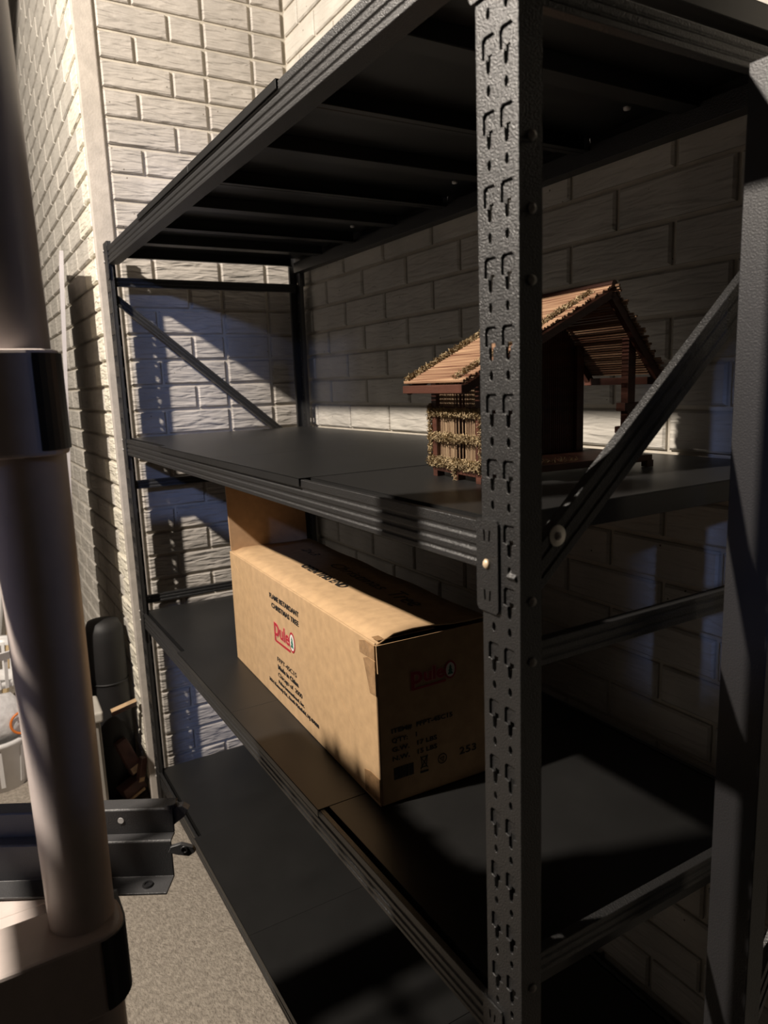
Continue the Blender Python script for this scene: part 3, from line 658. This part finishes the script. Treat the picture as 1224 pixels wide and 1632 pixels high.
# offcuts
random.seed(5)
cuts = [('long brown wood offcut standing highest in the corner pile', (-0.105, -0.066, 0.165), (.030, .045, .13), (18, -12, 12)),
        ('brown wood offcut tilted against the wall corner, small pale end', (-0.075, -0.030, 0.120), (.022, .026, .09), (-12, 6, 20)),
        ('broad brown wood block lying with scuffed face near floor', (-0.090, -0.066, 0.056), (.060, .080, .05), (20, -4, 14)),
        ('flat brown board piece lying lowest with pale front edge', (-0.045, -0.085, 0.0085), (.085, .09, .016), (0, 0, 20)),
        ('pale splintered wood chip on the floor before the offcut pile', (0.004, -0.080, 0.010), (.030, .030, .018), (0, 0, 35)),
        ('small pale wood chip beside the rack foot', (0.006, -0.045, 0.008), (.024, .028, .014), (0, 0, -20))]
for i, (lab, c, sz, ro) in enumerate(cuts):
    th = thing('wood_offcut', lab, 'wood offcut', c, 0, 'wood offcuts in the corner')
    th.rotation_euler = [math.radians(a) for a in ro]
    hx, hy, hz = (v / 2 for v in sz)
    mb = MB(); vs = [(sx * hx * random.uniform(.8, 1), sy * hy * random.uniform(.85, 1), sz_ * hz * random.uniform(.9, 1)) for sz_ in (-1, 1) for sy in (-1, 1) for sx in (-1, 1)]
    mb.add(vs, [(0, 2, 3, 1), (4, 5, 7, 6), (0, 1, 5, 4), (2, 6, 7, 3), (0, 4, 6, 2), (1, 3, 7, 5)])
    build(mb, 'offcut_body', M_PALE if i > 3 else M_BROWN, th, local=True, bevel=.0015, seg=1)
    if i < 4:
        build(MB().box(hx * .80, hx * 1.0, -hy * .8, hy * .7, -hz * .95, -hz * .6), 'split_end', M_PALE, th, local=True)
# beige bin
bn = thing('storage_bin', 'beige plastic bin with moulded rim on the floor behind the plastic post', 'bin', (-0.02, -0.245, 0))
build(MB().prism([(-.075, -.325), (.055, -.335), (.062, -.160), (-.068, -.155)], 'z', .02, .385), 'bin_body', M_BIN, bn, bevel=.018, seg=3)
build(MB().prism([(-.084, -.333), (.064, -.344), (.072, -.151), (-.077, -.146)], 'z', .385, .420), 'rim', M_BIN, bn, bevel=.008, seg=3)
build(MB().prism([(-.070, -.320), (.050, -.330), (.056, -.165), (-.062, -.160)], 'z', 0, .02), 'bin_base', M_BIN, bn)
# basket standing on a tub, with a bag between them
tb = thing('plastic_tub', 'pale plastic tub on the floor under a white slotted basket', 'tub', (-0.5, -0.42, 0))
tub = MB().lathe([(0, 0), (.085, 0), (.105, .17), (.115, .175), (.115, .19), (.103, .19), (.096, .172), (.080, .012), (0, .012)], (-0.5, -0.445, 0), 28)
build(tub, 'tub_body', M_WHITEP, tb, smooth=True)
for a in range(0, 360, 45):
    x, y = -0.5 + .095 * math.cos(math.radians(a)), -0.445 + .095 * math.sin(math.radians(a))
    build(MB().bar((-0.5 + .087 * math.cos(math.radians(a)), -0.445 + .087 * math.sin(math.radians(a)), .02), (-0.5 + .103 * math.cos(math.radians(a)), -0.445 + .103 * math.sin(math.radians(a)), .16), .014, .006, (math.cos(math.radians(a)), math.sin(math.radians(a)), 0)), 'rib', M_WHITEP, tb)
bg = thing('plastic_bag', 'clear crumpled plastic bag with an orange ring on the pale tub', 'bag', (-0.5, -0.42, 0.19))
mb = MB(); prof = [(0, .0), (.075, .0), (.095, .03), (.09, .07), (.07, .11), (.045, .135), (0, .14)]
mb.lathe(prof, (-0.5, -0.43, .191), 20)
mb.v = [(x + .008 * math.sin(z * 90 + y * 60), y + .008 * math.sin(z * 70 + x * 80), z if z < .2 else z + .005 * math.sin(x * 120)) for x, y, z in mb.v]
build(mb, 'bag_body', M_BAG, bg, smooth=True)
build(MB().ring((-0.415, -0.36, .245), .038, .0045, (.9, .2, .1), 28, 8), 'orange_ring', M_ORANGE, bg, smooth=True)
bk = thing('slotted_basket', 'white plastic basket with slotted sides at the left edge', 'basket', (-0.62, -0.40, 0.335))
mb = MB()
cx, cy = -0.62, -0.415
for i in range(18):
    a = 2 * math.pi * i / 18; c_, s_ = math.cos(a), math.sin(a)
    mb.bar((cx + .075 * c_, cy + .075 * s_, .335), (cx + .095 * c_, cy + .095 * s_, .46), .012, .003, (c_, s_, 0))
build(mb, 'slats', M_WHITEP, bk)
build(MB().lathe([(.094, .45), (.099, .45), (.104, .482), (.112, .485), (.112, .478), (.099, .478), (.094, .45)], (cx, cy, 0), 30), 'rim', M_WHITEP, bk, smooth=True)
build(MB().lathe([(0, .335), (.074, .335), (.079, .36), (.074, .36), (.07, .341), (0, .341)], (cx, cy, 0), 30), 'basket_floor', M_WHITEP, bk, smooth=True)
# pale boards leaning far left
for i, (y, t_) in enumerate(((-0.44, 0), (-0.40, 1), (-0.36, 0), (-0.31, 1))):
    mb = MB(); mb.bar((-1.02 - .03 * i, y - .10, 0.0), (-1.20 - .02 * i, y + .10, 1.05), .03, .012, (0, 0, 1))
    o = build(mb, 'timber_strip', M_PINE if t_ else M_WHITEP)
    o['label'] = ['white wood timber strip leaning far left, outermost from the wall', 'pale pine timber strip leaning between two white strips', 'white wood timber strip leaning between two pine strips', 'pale pine timber strip leaning far left, nearest the wall'][i]
    o['category'] = 'timber'; o['group'] = 'timber strips at far left'
